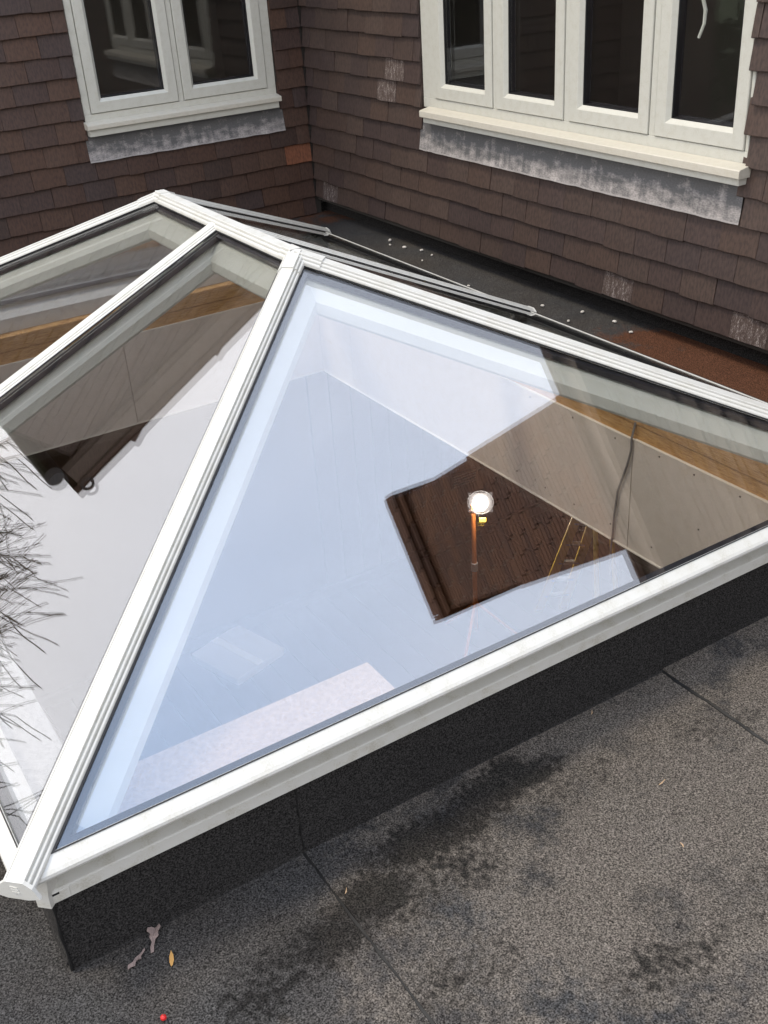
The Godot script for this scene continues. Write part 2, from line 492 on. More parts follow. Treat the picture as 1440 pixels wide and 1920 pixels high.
func build_flat_roof() -> void:
	var roof := base("flat_roof")
	struct(roof)
	var k := KI
	var s0 := 0.5248
	var s1 := 1.5728
	var s2 := 2.6208
	var sheets := [
		[[-1.62, -0.523, -4.97, 2.62]],
		[[-0.523, k, -4.97, 2.62], [k, s0, -k, 2.62]],
		[[s0, s1, -k, 2.62]],
		[[s1, s2, -k, 2.62], [W - k, s2, -4.97, -k]],
		[[s2, 3.46, -4.97, 2.62]],
		[[k, W - k, -4.97, -LN + k]]]
	var sd := 5
	for sh in sheets:
		var st := st0()
		var first := true
		for r in sh:
			felt_grid(st, r[0], r[1], r[2], r[3], first and sh != sheets[0] and sh != sheets[5], sd)
			first = false
		sd += 1
		obj("felt_sheet", st, M.felt, roof)
	# bitumen squeezed out along the laps
	for e in [[s0, -k, 2.62, 6], [s1, -k, 2.62, 8], [s2, -4.9, 2.62, 9], [-0.523, -4.9, 2.62, 11]]:
		var st := st0()
		var nz := FastNoiseLite.new(); nz.seed = e[3]; nz.frequency = 3.0
		var nw := FastNoiseLite.new(); nw.seed = e[3] + 50; nw.frequency = 9.0
		var n := int((e[2] - e[1]) / 0.025)
		var pa := []
		for j in n + 1:
			var z := lerpf(e[1], e[2], j / float(n))
			var x: float = e[0] - 0.0015 + nz.get_noise_1d(z * 3.0) * 0.004
			var ww := maxf(0.0006, 0.0022 + nw.get_noise_1d(z * 4.0) * 0.0035)
			pa.append([Vector3(x + 0.002, 0.0045, z), Vector3(x - ww, 0.0012, z), Vector3(x - ww - 0.0012, -0.002, z)])
		for j in n:
			for i in 2: quad(st, pa[j][i + 1], pa[j][i], pa[j + 1][i], pa[j + 1][i + 1])
		obj("lap_seam", st, M.bitumen, roof)
	# felt dressed up the kerb under the lantern
	var kh := YB - 0.002
	var fr := [[k, s0 - 0.001], [s0 - 0.001, s1 - 0.001], [s1 - 0.001, W - k]]
	for i in 3:
		var st := st0()
		var a: float = fr[i][0]
		var b: float = fr[i][1]
		var prof := PackedVector2Array([Vector2(0.003, -0.003), Vector2(0.0, 0.004), Vector2(0.0, kh), Vector2(-0.02, kh), Vector2(-0.02, 0.0)])
		sweep(st, prof, Vector3(a, 0, -k + (0.003 if i == 1 else 0.0)), Vector3(b, 0, -k + (0.003 if i == 1 else 0.0)), Vector3(0, 0, 1), Vector3(0, 1, 0))
		obj("upstand", st, M.upstand, roof)
	for x in [s0, s1]:
		var st := st0()
		var pts := []
		var rr := []
		for j in 12:
			var t := j / 11.0
			pts.append(Vector3(x - 0.001 + sin(t * 17.0 + x) * 0.0015, lerpf(0.012, kh, t), -k + 0.002)); rr.append(0.0016 + 0.0009 * sin(t * 23.0))
		tube(st, pts, rr, 5)
		obj("lap_seam", st, M.bitumen, roof)
	for e in [[Vector3(k, 0, -LN + k), Vector3(k, 0, -k - 0.021), Vector3(-1, 0, 0)], [Vector3(W - k, 0, -k - 0.021), Vector3(W - k, 0, -LN + k), Vector3(1, 0, 0)], [Vector3(W - k - 0.021, 0, -LN + k), Vector3(k + 0.021, 0, -LN + k), Vector3(0, 0, -1)]]:
		var st := st0()
		var prof := PackedVector2Array([Vector2(0.006, 0.0), Vector2(0.0, 0.012), Vector2(0.0, kh), Vector2(-0.02, kh), Vector2(-0.02, 0.0)])
		sweep(st, prof, e[0], e[1], e[2], Vector3(0, 1, 0))
		obj("upstand", st, M.upstand, roof)
	# folded corner of the felt at the near corner
	var stc := st0()
	var cp := []
	var cr := []
	for j in 14:
		var t := j / 13.0
		cp.append(Vector3(k - 0.001 + sin(t * 9.0) * 0.001, lerpf(0.004, kh - 0.004, t), -k + 0.001)); cr.append(0.0028 + 0.001 * sin(t * 15.0))
	tube(stc, cp, cr, 6)
	obj("corner_fold", stc, M.bitumen, roof)
	# felt turned up at the foot of the house walls, under the bottom tiles
	var stw := st0()
	bx(stw, Vector3(3.36, -0.01, -4.99), Vector3(3.40, 0.16, 2.6))
	obj("wall_upstand", stw, M.upstand, roof)
	stw = st0()
	bx(stw, Vector3(-0.3, -0.01, -4.96), Vector3(3.36, 0.05, -4.92))
	obj("wall_upstand", stw, M.upstand, roof)
	# the deck under the felt, round the opening
	var deck := st0()
	var o := [0.108, 2.356, -3.233, -0.108]
	bx(deck, Vector3(-1.6, YC, -4.94), Vector3(o[0], -0.012, 2.6))
	bx(deck, Vector3(o[1], YC, -4.94), Vector3(3.44, -0.012, 2.6))
	bx(deck, Vector3(o[0], YC, o[3]), Vector3(o[1], -0.012, 2.6))
	bx(deck, Vector3(o[0], YC, -4.94), Vector3(o[1], -0.012, o[2]))
	obj("roof_deck", deck, M.plaster, roof)
	# timber kerb round the opening: two courses of timber, the joint shows inside
	for lev in [[-0.01, 0.131, 0.0], [0.133, 0.2, 0.004]]:
		for e in [[Vector3(k + 0.022, lev[0], o[2]), Vector3(o[0] + lev[2], lev[1], o[3])], [Vector3(o[1] - lev[2], lev[0], o[2]), Vector3(W - k - 0.022, lev[1], o[3])], [Vector3(k + 0.022, lev[0], o[3] - lev[2]), Vector3(W - k - 0.022, lev[1], -k - 0.022)], [Vector3(k + 0.022, lev[0], -LN + k + 0.022), Vector3(W - k - 0.022, lev[1], o[2] + lev[2])]]:
			var st := st0()
			bx(st, e[0], e[1], 0.003)
			obj("kerb_timber", st, M.timber, roof)

# ------------------------------------------------------------------ lining of the opening and the room below
func build_room() -> void:
	var lining := base("light_well")
	struct(lining)
	var top := 0.075
	var xi0 := 0.12
	var xi1 := 2.344
	var zi0 := -3.221
	var zi1 := -0.12
	# plasterboard sheets, each with its pale paper edge on top
	var sheets := [
		[Vector3(xi1, YC - 0.012, -0.930), Vector3(xi1 + 0.0115, top, zi1)], [Vector3(xi1, YC - 0.012, -2.90), Vector3(xi1 + 0.0115, top - 0.004, -0.934)], [Vector3(xi1, YC - 0.012, zi0 - 0.011), Vector3(xi1 + 0.0115, top, -2.903)],
		[Vector3(xi0 - 0.0115, YC - 0.012, zi0), Vector3(xi0, top, -1.72)], [Vector3(xi0 - 0.0115, YC - 0.012, -1.717), Vector3(xi0, top, zi1)],
		[Vector3(xi0, YC - 0.012, zi0 - 0.0115), Vector3(1.3, top, zi0)], [Vector3(1.303, YC - 0.012, zi0 - 0.0115), Vector3(xi1 - 0.001, top - 0.003, zi0)],
		[Vector3(xi0, YC - 0.012, zi1), Vector3(1.2, top, zi1 + 0.0115)], [Vector3(1.203, YC - 0.012, zi1), Vector3(xi1, top, zi1 + 0.0115)]]
	for s in sheets:
		var st := st0()
		bx(st, s[0], s[1])
		var b := obj("plasterboard", st, M.board, lining)
		var e := st0()
		bx(e, Vector3(s[0].x - 0.0008, s[1].y, s[0].z), Vector3(s[1].x, s[1].y + 0.004, s[1].z))
		obj("paper_edge", e, M.board_edge, b)
	# ledge boards over the kerb inside the glass: plasterboard on the left, a strand board offcut at the front
	var lb := st0()
	bx(lb, Vector3(0.062, 0.2012, -3.2), Vector3(0.162, 0.2125, -0.065))
	obj("ledge_board", lb, M.cement, lining)
	lb = st0()
	bx(lb, Vector3(0.164, 0.2012, -0.257), Vector3(0.848, 0.2125, -0.065))
	var osb := obj("ledge_board", lb, M.osb, lining)
	osb.set_meta("label", "pinkish strand board offcut inside the front glass")
	# drywall screws
	for p in [[0.05, -1.022], [0.06, -0.805], [0.055, -0.647], [0.056, -0.453], [-0.309, -1.582], [-0.311, -1.401], [-0.311, -1.228], [-0.306, -1.025], [-0.306, -0.812], [-0.137, -0.607], [0.05, -1.25], [0.05, -1.5]]:
		var st := st0()
		tube(st, [Vector3(xi1 + 0.002, p[0], p[1]), Vector3(xi1 - 0.0012, p[0], p[1])], [0.0038, 0.0034], 8)
		obj("screw", st, M.screw, lining)
	# corner bead along the bottom edge, torn tape
	for e in [[Vector3(xi1, YC - 0.013, zi0), Vector3(xi1, YC - 0.013, zi1)], [Vector3(xi0, YC - 0.013, zi0 - 0.002), Vector3(xi1, YC - 0.013, zi0 - 0.002)]]:
		var st := st0()
		tube(st, [e[0], e[1]], [0.005, 0.005], 6)
		obj("edge_bead", st, M.board_edge, lining)
	# room
	var room := base("room")
	struct(room)
	var rx0 := -1.45
	var rx1 := 5.6
	var rz0 := -4.55
	var rz1 := 2.45
	var st := st0()
	bx(st, Vector3(rx0 - 0.15, YF - 0.15, rz0 - 0.1), Vector3(rx0, YC, rz1 + 0.15))
	obj("room_wall", st, M.plaster, room)
	st = st0()
	bx(st, Vector3(rx1, YF - 0.15, rz0 - 0.1), Vector3(rx1 + 0.15, YC, rz1 + 0.15))
	obj("room_wall", st, M.plaster, room)
	st = st0()
	bx(st, Vector3(rx0, YF - 0.15, rz1), Vector3(rx1, YC, rz1 + 0.15))
	obj("room_wall", st, M.plaster, room)
	st = st0()
	bx(st, Vector3(rx0, YF - 0.15, rz0 - 0.25), Vector3(rx1, YC, rz0 - 0.02))
	obj("room_wall", st, M.dark_panel, room)
	st = st0()
	bx(st, Vector3(3.44, YC, rz0), Vector3(rx1, YC + 0.03, rz1))
	obj("ceiling", st, M.plaster, room)
	# tall timber boards on the far wall, where they show
	var x := 2.9
	while x < 5.55:
		var bw := rng.randf_range(0.12, 0.17)
		st = st0()
		bx(st, Vector3(x, YF + 0.09, rz0 - 0.02), Vector3(x + bw - 0.004, YC - 0.3, rz0 + rng.randf_range(-0.004, 0.0)), 0.003)
		obj("wall_board", st, M.dark_panel, room)
		x += bw
	st = st0()
	bx(st, Vector3(rx0, YF, rz0 - 0.02), Vector3(rx1, YF + 0.085, rz0 + 0.018), 0.004)
	obj("skirting", st, M.floor[1], room)
	st = st0()
	bx(st, Vector3(rx0 - 0.1, YF - 0.2, rz0 - 0.1), Vector3(rx1 + 0.1, YF - 0.018, rz1 + 0.1))
	obj("subfloor", st, M.plaster, room)
	# floor boards run towards the camera
	var bi := 0
	x = rx0
	while x < rx1:
		st = st0()
		bx(st, Vector3(x, YF - 0.018, rz0), Vector3(minf(x + 0.176, rx1), YF + rng.randf_range(-0.0015, 0.0), rz1), 0.002)
		obj("floor_board", st, M.floor[rng.randi() % 4], room)
		x += 0.18
		bi += 1
	st = st0()
	bx(st, Vector3(4.05, -2.22, rz0), Vector3(4.28, -2.10, rz0 + 0.02), 0.003)
	var vent := obj("wall_vent", st, M.screw, room)
	for i in 5:
		st = st0()
		bx(st, Vector3(4.06, -2.21 + i * 0.022, rz0 + 0.02), Vector3(4.27, -2.203 + i * 0.022, rz0 + 0.028))
		obj("louvre", st, M.steel, vent)
	# outside of the storey below
	st = st0()
	bx(st, Vector3(-1.63, -2.95, -4.9), Vector3(-1.602, -0.02, 2.63))
	bx(st, Vector3(-1.6, -2.95, 2.605), Vector3(5.6, -0.02, 2.63))
	obj("storey_wall", st, M.render_wall, room)

	# --- things in the room
	var lamp := base("work_light", Vector3(3.429, YF, -3.404))
	tag(lamp, "lit LED work light on an orange pole, seen down through the glass", "work light")
	st = st0(); tube(st, [Vector3(0, 0.12, 0), Vector3(0, 0.62, 0), Vector3(0, 1.1, 0)], [0.017, 0.016, 0.015], 10); obj("pole", st, M.orange, lamp)
	for i in 3:
		var a := TAU * i / 3 + 0.4
		st = st0(); tube(st, [Vector3(0, 0.34, 0), Vector3(cos(a) * 0.3, 0.012, sin(a) * 0.3)], [0.011, 0.011], 8); obj("leg", st, M.orange, lamp)
	st = st0(); tube(st, [Vector3(0, 0.60, 0), Vector3(0, 0.66, 0)], [0.024, 0.024], 10); obj("collar", st, M.steel, lamp)
	var aim := (cam.position - Vector3(3.49, -1.67, -3.40)).normalized()
	var head := Node3D.new(); head.name = "head"; lamp.add_child(head, true)
	head.transform = Transform3D(Basis.looking_at(-aim, Vector3.UP), Vector3(0.06, 1.1, 0.0))
	st = st0(); bx(st, Vector3(-0.085, -0.07, -0.03), Vector3(0.085, 0.07, 0.028), 0.008); obj("housing", st, M.black, head)
	st = st0(); bx(st, Vector3(-0.042, -0.032, 0.029), Vector3(0.042, 0.032, 0.034), 0.002)
	var lm := StandardMaterial3D.new(); lm.albedo_color = Color(1, 1, 1); lm.emission_enabled = true; lm.emission = Color(1.0, 0.98, 0.94); lm.emission_energy_multiplier = 9.0
	obj("led_panel", st, lm, head)
	st = st0()
	var ring := []
	var rr := []
	for i in 21: ring.append(Vector3(cos(TAU * i / 20.0) * 0.085, sin(TAU * i / 20.0) * 0.075, 0.03)); rr.append(0.002)
	tube(st, ring, rr, 6, false)
	obj("guard", st, M.black, head)
	st = st0(); bx(st, Vector3(-0.01, -0.13, 0.02), Vector3(0.035, -0.1, 0.03), 0.003); obj("switch_plate", st, M.yellow, head)
	var om := OmniLight3D.new()
	om.name = "lamp_glow"; om.light_color = Color(1.0, 0.96, 0.9); om.light_energy = 0.5; om.light_size = 0.05; om.omni_range = 12.0; om.shadow_enabled = true
	om.omni_attenuation = 2.0
	om.position = lamp.position + Vector3(0.06, 1.1, 0) + aim * 0.08
	add_child(om)

	var lad := base("step_ladder", Vector3(4.03, YF, -3.45))
	tag(lad, "yellow step ladder standing on the dark floor boards", "ladder")
	for e in [[Vector3(0.0, 0, 0.0), Vector3(-0.69, 1.85, 1.26)], [Vector3(0.16, 0.0, 0.08), Vector3(-0.66, 1.85, 1.33)]]:
		st = st0(); sweep(st, PackedVector2Array([Vector2(-0.028, -0.012), Vector2(-0.028, 0.012), Vector2(0.028, 0.012), Vector2(0.028, -0.012)]), e[0], e[1], Vector3(0.75, 0, 0.66), Vector3(-0.66, 0, 0.75)); obj("stile", st, M.yellow, lad)
		st = st0(); tube(st, [e[1] - Vector3(0, 0.05, 0), e[0] + Vector3(-1.2, 0, 2.0)], [0.014, 0.014], 8); obj("rear_leg", st, M.yellow, lad)
	for i in 6:
		var t := (i + 1) / 7.0
		var p0 := Vector3(0.0, 0, 0.0).lerp(Vector3(-0.69, 1.85, 1.26), t)
		var p1 := Vector3(0.16, 0, 0.08).lerp(Vector3(-0.66, 1.85, 1.33), t)
		st = st0(); tube(st, [p0, p1], [0.015, 0.015], 8); obj("tread", st, M.steel, lad)
	var cb := st0()
	tube(cb, [Vector3(2.3525, 0.14, -0.935), Vector3(2.338, 0.085, -0.935), Vector3(2.336, 0.04, -0.932), Vector3(2.336, -0.022, -0.946), Vector3(2.336, -0.147, -0.987), Vector3(2.336, -0.26, -1.0), Vector3(2.337, -0.335, -1.003), Vector3(2.34, -0.40, -1.012), Vector3(2.36, -0.55, -1.03)], [0.0042, 0.0042, 0.0042, 0.0042, 0.0042, 0.0042, 0.0042, 0.0042, 0.0042], 8)
	tag(obj("cable", cb, M.cable), "thin grey cable hanging down the plasterboard from its top joint", "cable")
	st = st0(); bx(st, Vector3(-0.22, 0.0, -0.24), Vector3(0.22, 0.06, 0.24), 0.004)
	var box := obj("flat_carton", st, mat(0.5, 0.46, 0.4, 0.85))
	box.position = Vector3(2.0, YF + 0.001, -4.26); box.rotation.y = 0.3
	tag(box, "pale flat carton lying on the dark room floor", "box")
	st = st0(); bx(st, Vector3(-0.03, 0.06, -0.24), Vector3(0.03, 0.0615, 0.24)); obj("tape", st, M.board_edge, box)

# ------------------------------------------------------------------ lantern
func bar_profile(alpha: float, sc: float, gd: float) -> PackedVector2Array:
	# half profile: flat cap, groove, two stepped beads, then down to the glass
	var ta := tan(alpha)
	var hg := func(s): return -gd - s * ta
	var e: float = hg.call(0.032)
	var h := [Vector2(0.0160, 0.0), Vector2(0.0172, -0.0012), Vector2(0.0172, -0.009), Vector2(0.0198, -0.009), Vector2(0.0202, e * 0.24), Vector2(0.0212, e * 0.2), Vector2(0.0240, e * 0.28), Vector2(0.0250, e * 0.38), Vector2(0.0250, e * 0.66), Vector2(0.0270, e * 0.66), Vector2(0.0276, e * 0.52), Vector2(0.0306, e * 0.6), Vector2(0.0320, e * 0.72), Vector2(0.0320, e + 0.0012), Vector2(0.026, hg.call(0.026) + 0.0012)]
	var out := PackedVector2Array()
	for p in h: out.append(p * Vector2(sc, 1.0) + Vector2(0, (sc - 1.0) * 0.05 if p.y > hg.call(p.x) + 0.003 else 0.0))
	var n := h.size()
	for i in n:
		var p := out[n - 1 - i]
		out.append(Vector2(-p.x, p.y))
	return out

func bar(parent: Node, called: String, a: Vector3, b: Vector3, na: Vector3, nb: Vector3, ca = null, cb = null, sc := 1.0) -> MeshInstance3D:
	var dir := (b - a).normalized()
	var up := (na + nb).normalized()
	up = (up - dir * up.dot(dir)).normalized()
	var side := dir.cross(up).normalized()
	var alpha := acos(clampf(up.dot(na), -1, 1))
	var gd := GD * up.y
	var st := st0()
	sweep(st, bar_profile(alpha, sc, gd), a, b, side, up, ca, cb)
	return obj(called, st, M.white, parent)

func inner_bar(parent: Node, a: Vector3, b: Vector3, na: Vector3, nb: Vector3, half: float, ca = null, cb = null) -> void:
	var dir := (b - a).normalized()
	var up := (na + nb).normalized()
	up = (up - dir * up.dot(dir)).normalized()
	var side := dir.cross(up).normalized()
	var ta := tan(acos(clampf(up.dot(na), -1, 1)))
	var g := -GD * up.y - 0.032
	var st := st0()
	var t := half * 0.55
	sweep(st, PackedVector2Array([Vector2(-t, g - t * ta), Vector2(0, g), Vector2(t, g - t * ta), Vector2(half, g - half * ta - 0.03), Vector2(half, g - half * ta - 0.06), Vector2(half - 0.008, g - half * ta - 0.07), Vector2(-half + 0.008, g - half * ta - 0.07), Vector2(-half, g - half * ta - 0.06), Vector2(-half, g - half * ta - 0.03)]), a, b, side, up, ca, cb)
	obj("inner_cover", st, M.white_in, parent)

func inset_poly(poly: Array, n: Vector3, ins: Array) -> Array:
	# poly corners in order; ins[i] = inset of edge i (corner i to i+1), in the plane
	var c := Vector3.ZERO
	for p in poly: c += p
	c /= poly.size()
	var lines := []
	for i in poly.size():
		var a: Vector3 = poly[i]
		var b: Vector3 = poly[(i + 1) % poly.size()]
		var d := (b - a).normalized()
		var m := n.cross(d).normalized()
		if m.dot(c - a) < 0: m = -m
		lines.append([a + m * ins[i], d, m])
	var out := []
	for i in poly.size():
		var l0: Array = lines[(i + poly.size() - 1) % poly.size()]
		var l1: Array = lines[i]
		# point on l0 with m1.(p - a1) = 0
		var t: float = (l1[0] - l0[0]).dot(l1[2]) / l0[1].dot(l1[2])
		out.append(l0[0] + l0[1] * t)
	return out

func poly_face(st: SurfaceTool, poly: Array, off: Vector3) -> void:
	for i in range(1, poly.size() - 1): tri(st, poly[0] + off, poly[i + 1] + off, poly[i] + off)

func pane(parent: Node, poly: Array, n: Vector3, eave: Array) -> void:
	var a := []
	var b := []
	var c := []
	var g0 := []
	var g1 := []
	for e in eave:
		a.append(0.029 if e else 0.010)
		b.append(0.033 if e else 0.030)
		c.append(0.048 if e else 0.050)
		g0.append(0.0285 if e else 0.031)
		g1.append(0.0310 if e else 0.0362)
	var p := base("glass_pane", Vector3.ZERO, parent)
	var st := st0()
	poly_face(st, inset_poly(poly, n, a), Vector3.ZERO)
	obj("outer_sheet", st, M.glass_face, p)
	st = st0()
	poly_face(st, inset_poly(poly, n, a), -n * 0.004)
	obj("solar_film", st, M.coat_out, p)
	st = st0()
	poly_face(st, inset_poly(poly, n, a), -n * 0.026)
	obj("inner_sheet", st, M.coat_in, p)
	st = st0()
	ring_between(st, inset_poly(poly, n, b), inset_poly(poly, n, c), n, -0.0055, -0.0235)
	obj("spacer", st, M.black, p)
	st = st0()
	ring_between(st, inset_poly(poly, n, g0), inset_poly(poly, n, g1), n, 0.0035, 0.0003)
	obj("gasket", st, M.gasket, p)

func ring_between(st: SurfaceTool, o: Array, i: Array, n: Vector3, top: float, bot: float) -> void:
	for k in o.size():
		var k2 := (k + 1) % o.size()
		quad(st, o[k] + n * top, i[k] + n * top, i[k2] + n * top, o[k2] + n * top)
		quad(st, i[k] + n * top, i[k] + n * bot, i[k2] + n * bot, i[k2] + n * top)
		quad(st, o[k] + n * bot, o[k2] + n * bot, i[k2] + n * bot, i[k] + n * bot)
		quad(st, o[k] + n * top, o[k2] + n * top, o[k2] + n * bot, o[k] + n * bot)

func plane_n(a: Vector3, b: Vector3, c: Vector3) -> Vector3:
	var n := (b - a).cross(c - a).normalized()
	return n if n.y > 0 else -n

func build_lantern() -> void:
	var lan := base("roof_lantern")
	tag(lan, "white hipped glass roof lantern standing on the felt roof", "roof lantern")
	var A := Vector3(HF, YH, -HF)
	var B := Vector3(W - HF, YH, -HF)
	var C := Vector3(W - HF, YH, -LN + HF)
	var D := Vector3(HF, YH, -LN + HF)
	var N := Vector3(W / 2, YR, -E1)
	var F := Vector3(W / 2, YR, -(LN - E2))
	var m0 := Vector3(W / 2, YR, -ZM)
	var ml := Vector3(HF, YH, -ZM)
	var mr := Vector3(W - HF, YH, -ZM)
	var nf := plane_n(A, B, N)
	var nl := plane_n(A, D, N)
	var nr := plane_n(B, C, N)
	var nb := plane_n(C, D, F)
	var dn := Vector3(0, -GD, 0)
	# glass
	pane(lan, [A + dn, B + dn, N + dn], nf, [true, false, false])
	pane(lan, [C + dn, D + dn, F + dn], nb, [true, false, false])
	pane(lan, [ml + dn, A + dn, N + dn, m0 + dn], nl, [true, false, false, false])
	pane(lan, [D + dn, ml + dn, m0 + dn, F + dn], nl, [true, false, false, false])
	pane(lan, [B + dn, mr + dn, m0 + dn, N + dn], nr, [true, false, false, false])
	pane(lan, [mr + dn, C + dn, F + dn, m0 + dn], nr, [true, false, false, false])
	# eaves beams
	var prof := PackedVector2Array([Vector2(0.0075, 0.3288), Vector2(0.033, 0.3140), Vector2(0.0385, 0.3090), Vector2(0.040, 0.3035), Vector2(0.0385, 0.2985), Vector2(0.034, 0.2955), Vector2(0.010, 0.2885), Vector2(-0.010, 0.281), Vector2(-0.030, 0.272), Vector2(-0.042, 0.262), Vector2(-0.042, 0.243), Vector2(-0.034, 0.2345), Vector2(-0.003, 0.2305), Vector2(0.0, 0.2285), Vector2(0.0, 0.2013), Vector2(-0.06, 0.2013), Vector2(-0.06, 0.206), Vector2(-0.06, 0.262), Vector2(-0.036, 0.281), Vector2(-0.010, 0.291), Vector2(0.001, 0.296), Vector2(0.004, 0.306)])
	var cs := [Vector3(0, 0, 0), Vector3(W, 0, 0), Vector3(W, 0, -LN), Vector3(0, 0, -LN)]
	for i in 4:
		var a: Vector3 = cs[i]
		var b: Vector3 = cs[(i + 1) % 4]
		var d := (b - a).normalized()
		var outw := d.cross(Vector3.UP).normalized()
		var st := st0()
		sweep(st, prof, a, b, outw, Vector3.UP, [a, (outw - d).normalized().cross(Vector3.UP)], [b, (outw + d).normalized().cross(Vector3.UP)])
		obj("eaves_beam", st, M.white, lan)
	# hips, rafters, ridge
	var up := Vector3.UP
	var ends := [[A, N, nl, nf, Vector3(-1, 0, 1)], [B, N, nf, nr, Vector3(1, 0, 1)], [C, F, nr, nb, Vector3(1, 0, -1)], [D, F, nb, nl, Vector3(-1, 0, -1)]]
	for e in ends:
		var h := bar(lan, "hip_bar", e[0], e[1], e[2], e[3], [e[0], e[4].normalized()])
		# closed end of the hip: a shaped cap over the corner
		var dir: Vector3 = (e[1] - e[0]).normalized()
		var outd: Vector3 = e[4].normalized()
		var sd := up.cross(outd).normalized()
		var st := st0()
		var ep := PackedVector2Array([Vector2(-0.0168, 0.0008), Vector2(0.0168, 0.0008), Vector2(0.0325, -0.011), Vector2(0.043, -0.034), Vector2(0.020, -0.040), Vector2(-0.020, -0.040), Vector2(-0.043, -0.034), Vector2(-0.0325, -0.011)])
		sweep(st, ep, e[0] - outd * 0.004, e[0] + outd * 0.004, sd, up)
		obj("end_cap", st, M.white, lan)
		for k in 3:
			st = st0()
			var q: Vector3 = e[0] + outd * 0.0045
			var o := Vector2(-0.002 + 0.001 * k, -0.011 - 0.006 * k)
			sweep(st, PackedVector2Array([Vector2(-0.007, 0), Vector2(0.007, -0.002), Vector2(0.007, 0.0), Vector2(-0.007, 0.002)]), q + sd * o.x + up * o.y - outd * 0.002, q + sd * o.x + up * o.y + outd * 0.0008, sd, up)
			obj("raised_mark", st, M.white, h)
		# collar under the cap, joining the beams
		st = st0()
		sweep(st, PackedVector2Array([Vector2(-0.022, -0.045), Vector2(0.022, -0.045), Vector2(0.014, -0.1), Vector2(0.014, -0.1275), Vector2(-0.014, -0.1275), Vector2(-0.014, -0.1)]), e[0] - outd * 0.085, e[0] - outd * 0.0512, sd, up)
		obj("corner_block", st, M.white, lan)
	for e in [[ml, nl, Vector3(-1, 0, 0)], [mr, nr, Vector3(1, 0, 0)]]:
		bar(lan, "rafter_bar", e[0] + (m0 - e[0]).normalized() * 0.0, m0, e[1], e[1], [e[0], e[2]])
		var st := st0()
		var sd := up.cross(e[2]).normalized()
		sweep(st, PackedVector2Array([Vector2(-0.0168, 0.0008), Vector2(0.0168, 0.0008), Vector2(0.0325, -0.010), Vector2(0.0325, -0.026), Vector2(0.016, -0.034), Vector2(-0.016, -0.034), Vector2(-0.0325, -0.026), Vector2(-0.0325, -0.010)]), e[0] - e[2] * 0.004, e[0] + e[2] * 0.004, sd, up)
		obj("end_cap", st, M.white, lan)
	bar(lan, "ridge_bar", N + Vector3(0, 0.002, 0), F + Vector3(0, 0.002, 0), nl, nr)
	# cover pieces where hips and ridge meet
	for e in [[N, A, B, F, nl, nf, nr], [F, C, D, N, nr, nb, nl]]:
		var p: Vector3 = e[0]
		var boss := base("ridge_boss", Vector3.ZERO, lan)
		var lift := Vector3(0, 0.002, 0)
		bar(boss, "hip_sleeve", p + lift, p + lift + (e[1] - p).normalized() * 0.085, e[4], e[5], null, null, 1.04)
		bar(boss, "hip_sleeve", p + lift, p + lift + (e[2] - p).normalized() * 0.085, e[5], e[6], null, null, 1.04)
		bar(boss, "ridge_sleeve", p + lift * 2, p + lift * 2 + (e[3] - p).normalized() * 0.05, e[4], e[6], null, null, 1.02)
	# covers on the inside
	for e in ends:
		var dir: Vector3 = (e[1] - e[0]).normalized()
		inner_bar(lan, e[0] + dir * 0.14, e[1], e[2], e[3], 0.07)
	inner_bar(lan, ml + (m0 - ml).normalized() * 0.12, m0, nl, nl, 0.06)
	inner_bar(lan, mr + (m0 - mr).normalized() * 0.12, m0, nr, nr, 0.06)
	inner_bar(lan, N, F, nl, nr, 0.075)
	# plate and drain slot on the front beam beside the corner
	var sp := st0()
	bx(sp, Vector3(0.004, 0.2035, -0.01), Vector3(0.05, 0.228, 0.0018), 0.001)
	obj("joint_plate", sp, M.white, lan)
	sp = st0()
	bx(sp, Vector3(0.018, 0.2215, -0.005), Vector3(0.031, 0.2262, 0.0024))
	obj("drain_slot", sp, M.slot, lan)

# ------------------------------------------------------------------ house
var tile_meshes := []

func make_tiles() -> void:
	for v in 5:
		var st := st0()
		var w := 0.188
		var n := 4
		var cam_: float = [0.0015, -0.001, 0.0025, 0.0008, 0.002][v]
		var nz := FastNoiseLite.new(); nz.seed = 300 + v; nz.frequency = 14.0
		var top := []
		var mid := []
		var bot := []
		for i in n + 1:
			var x := -w / 2 + w * i / n
			var q := 1.0 - pow(2.0 * i / n - 1.0, 2)
			var z := cam_ * q
			var yj := nz.get_noise_1d(x * 2.0) * 0.004
			bot.append(Vector3(x, yj, z - 0.0015))
			mid.append(Vector3(x, yj + 0.003, z))
			top.append(Vector3(x, 0.16, z - 0.0235))
		for i in n:
			quad(st, mid[i], top[i], top[i + 1], mid[i + 1])
			quad(st, bot[i], mid[i], mid[i + 1], bot[i + 1])
			quad(st, bot[i] - Vector3(0, 0, 0.0135), bot[i], bot[i + 1], bot[i + 1] - Vector3(0, 0, 0.0135))
		var dz := Vector3(0, 0, -0.0135)
		quad(st, bot[0] + dz, top[0] + dz, top[0], mid[0]); tri(st, bot[0] + dz, mid[0], bot[0])
		quad(st, mid[n], top[n], top[n] + dz, bot[n] + dz); tri(st, mid[n], bot[n] + dz, bot[n])
		st.generate_normals()
		tile_meshes.append(st.commit())

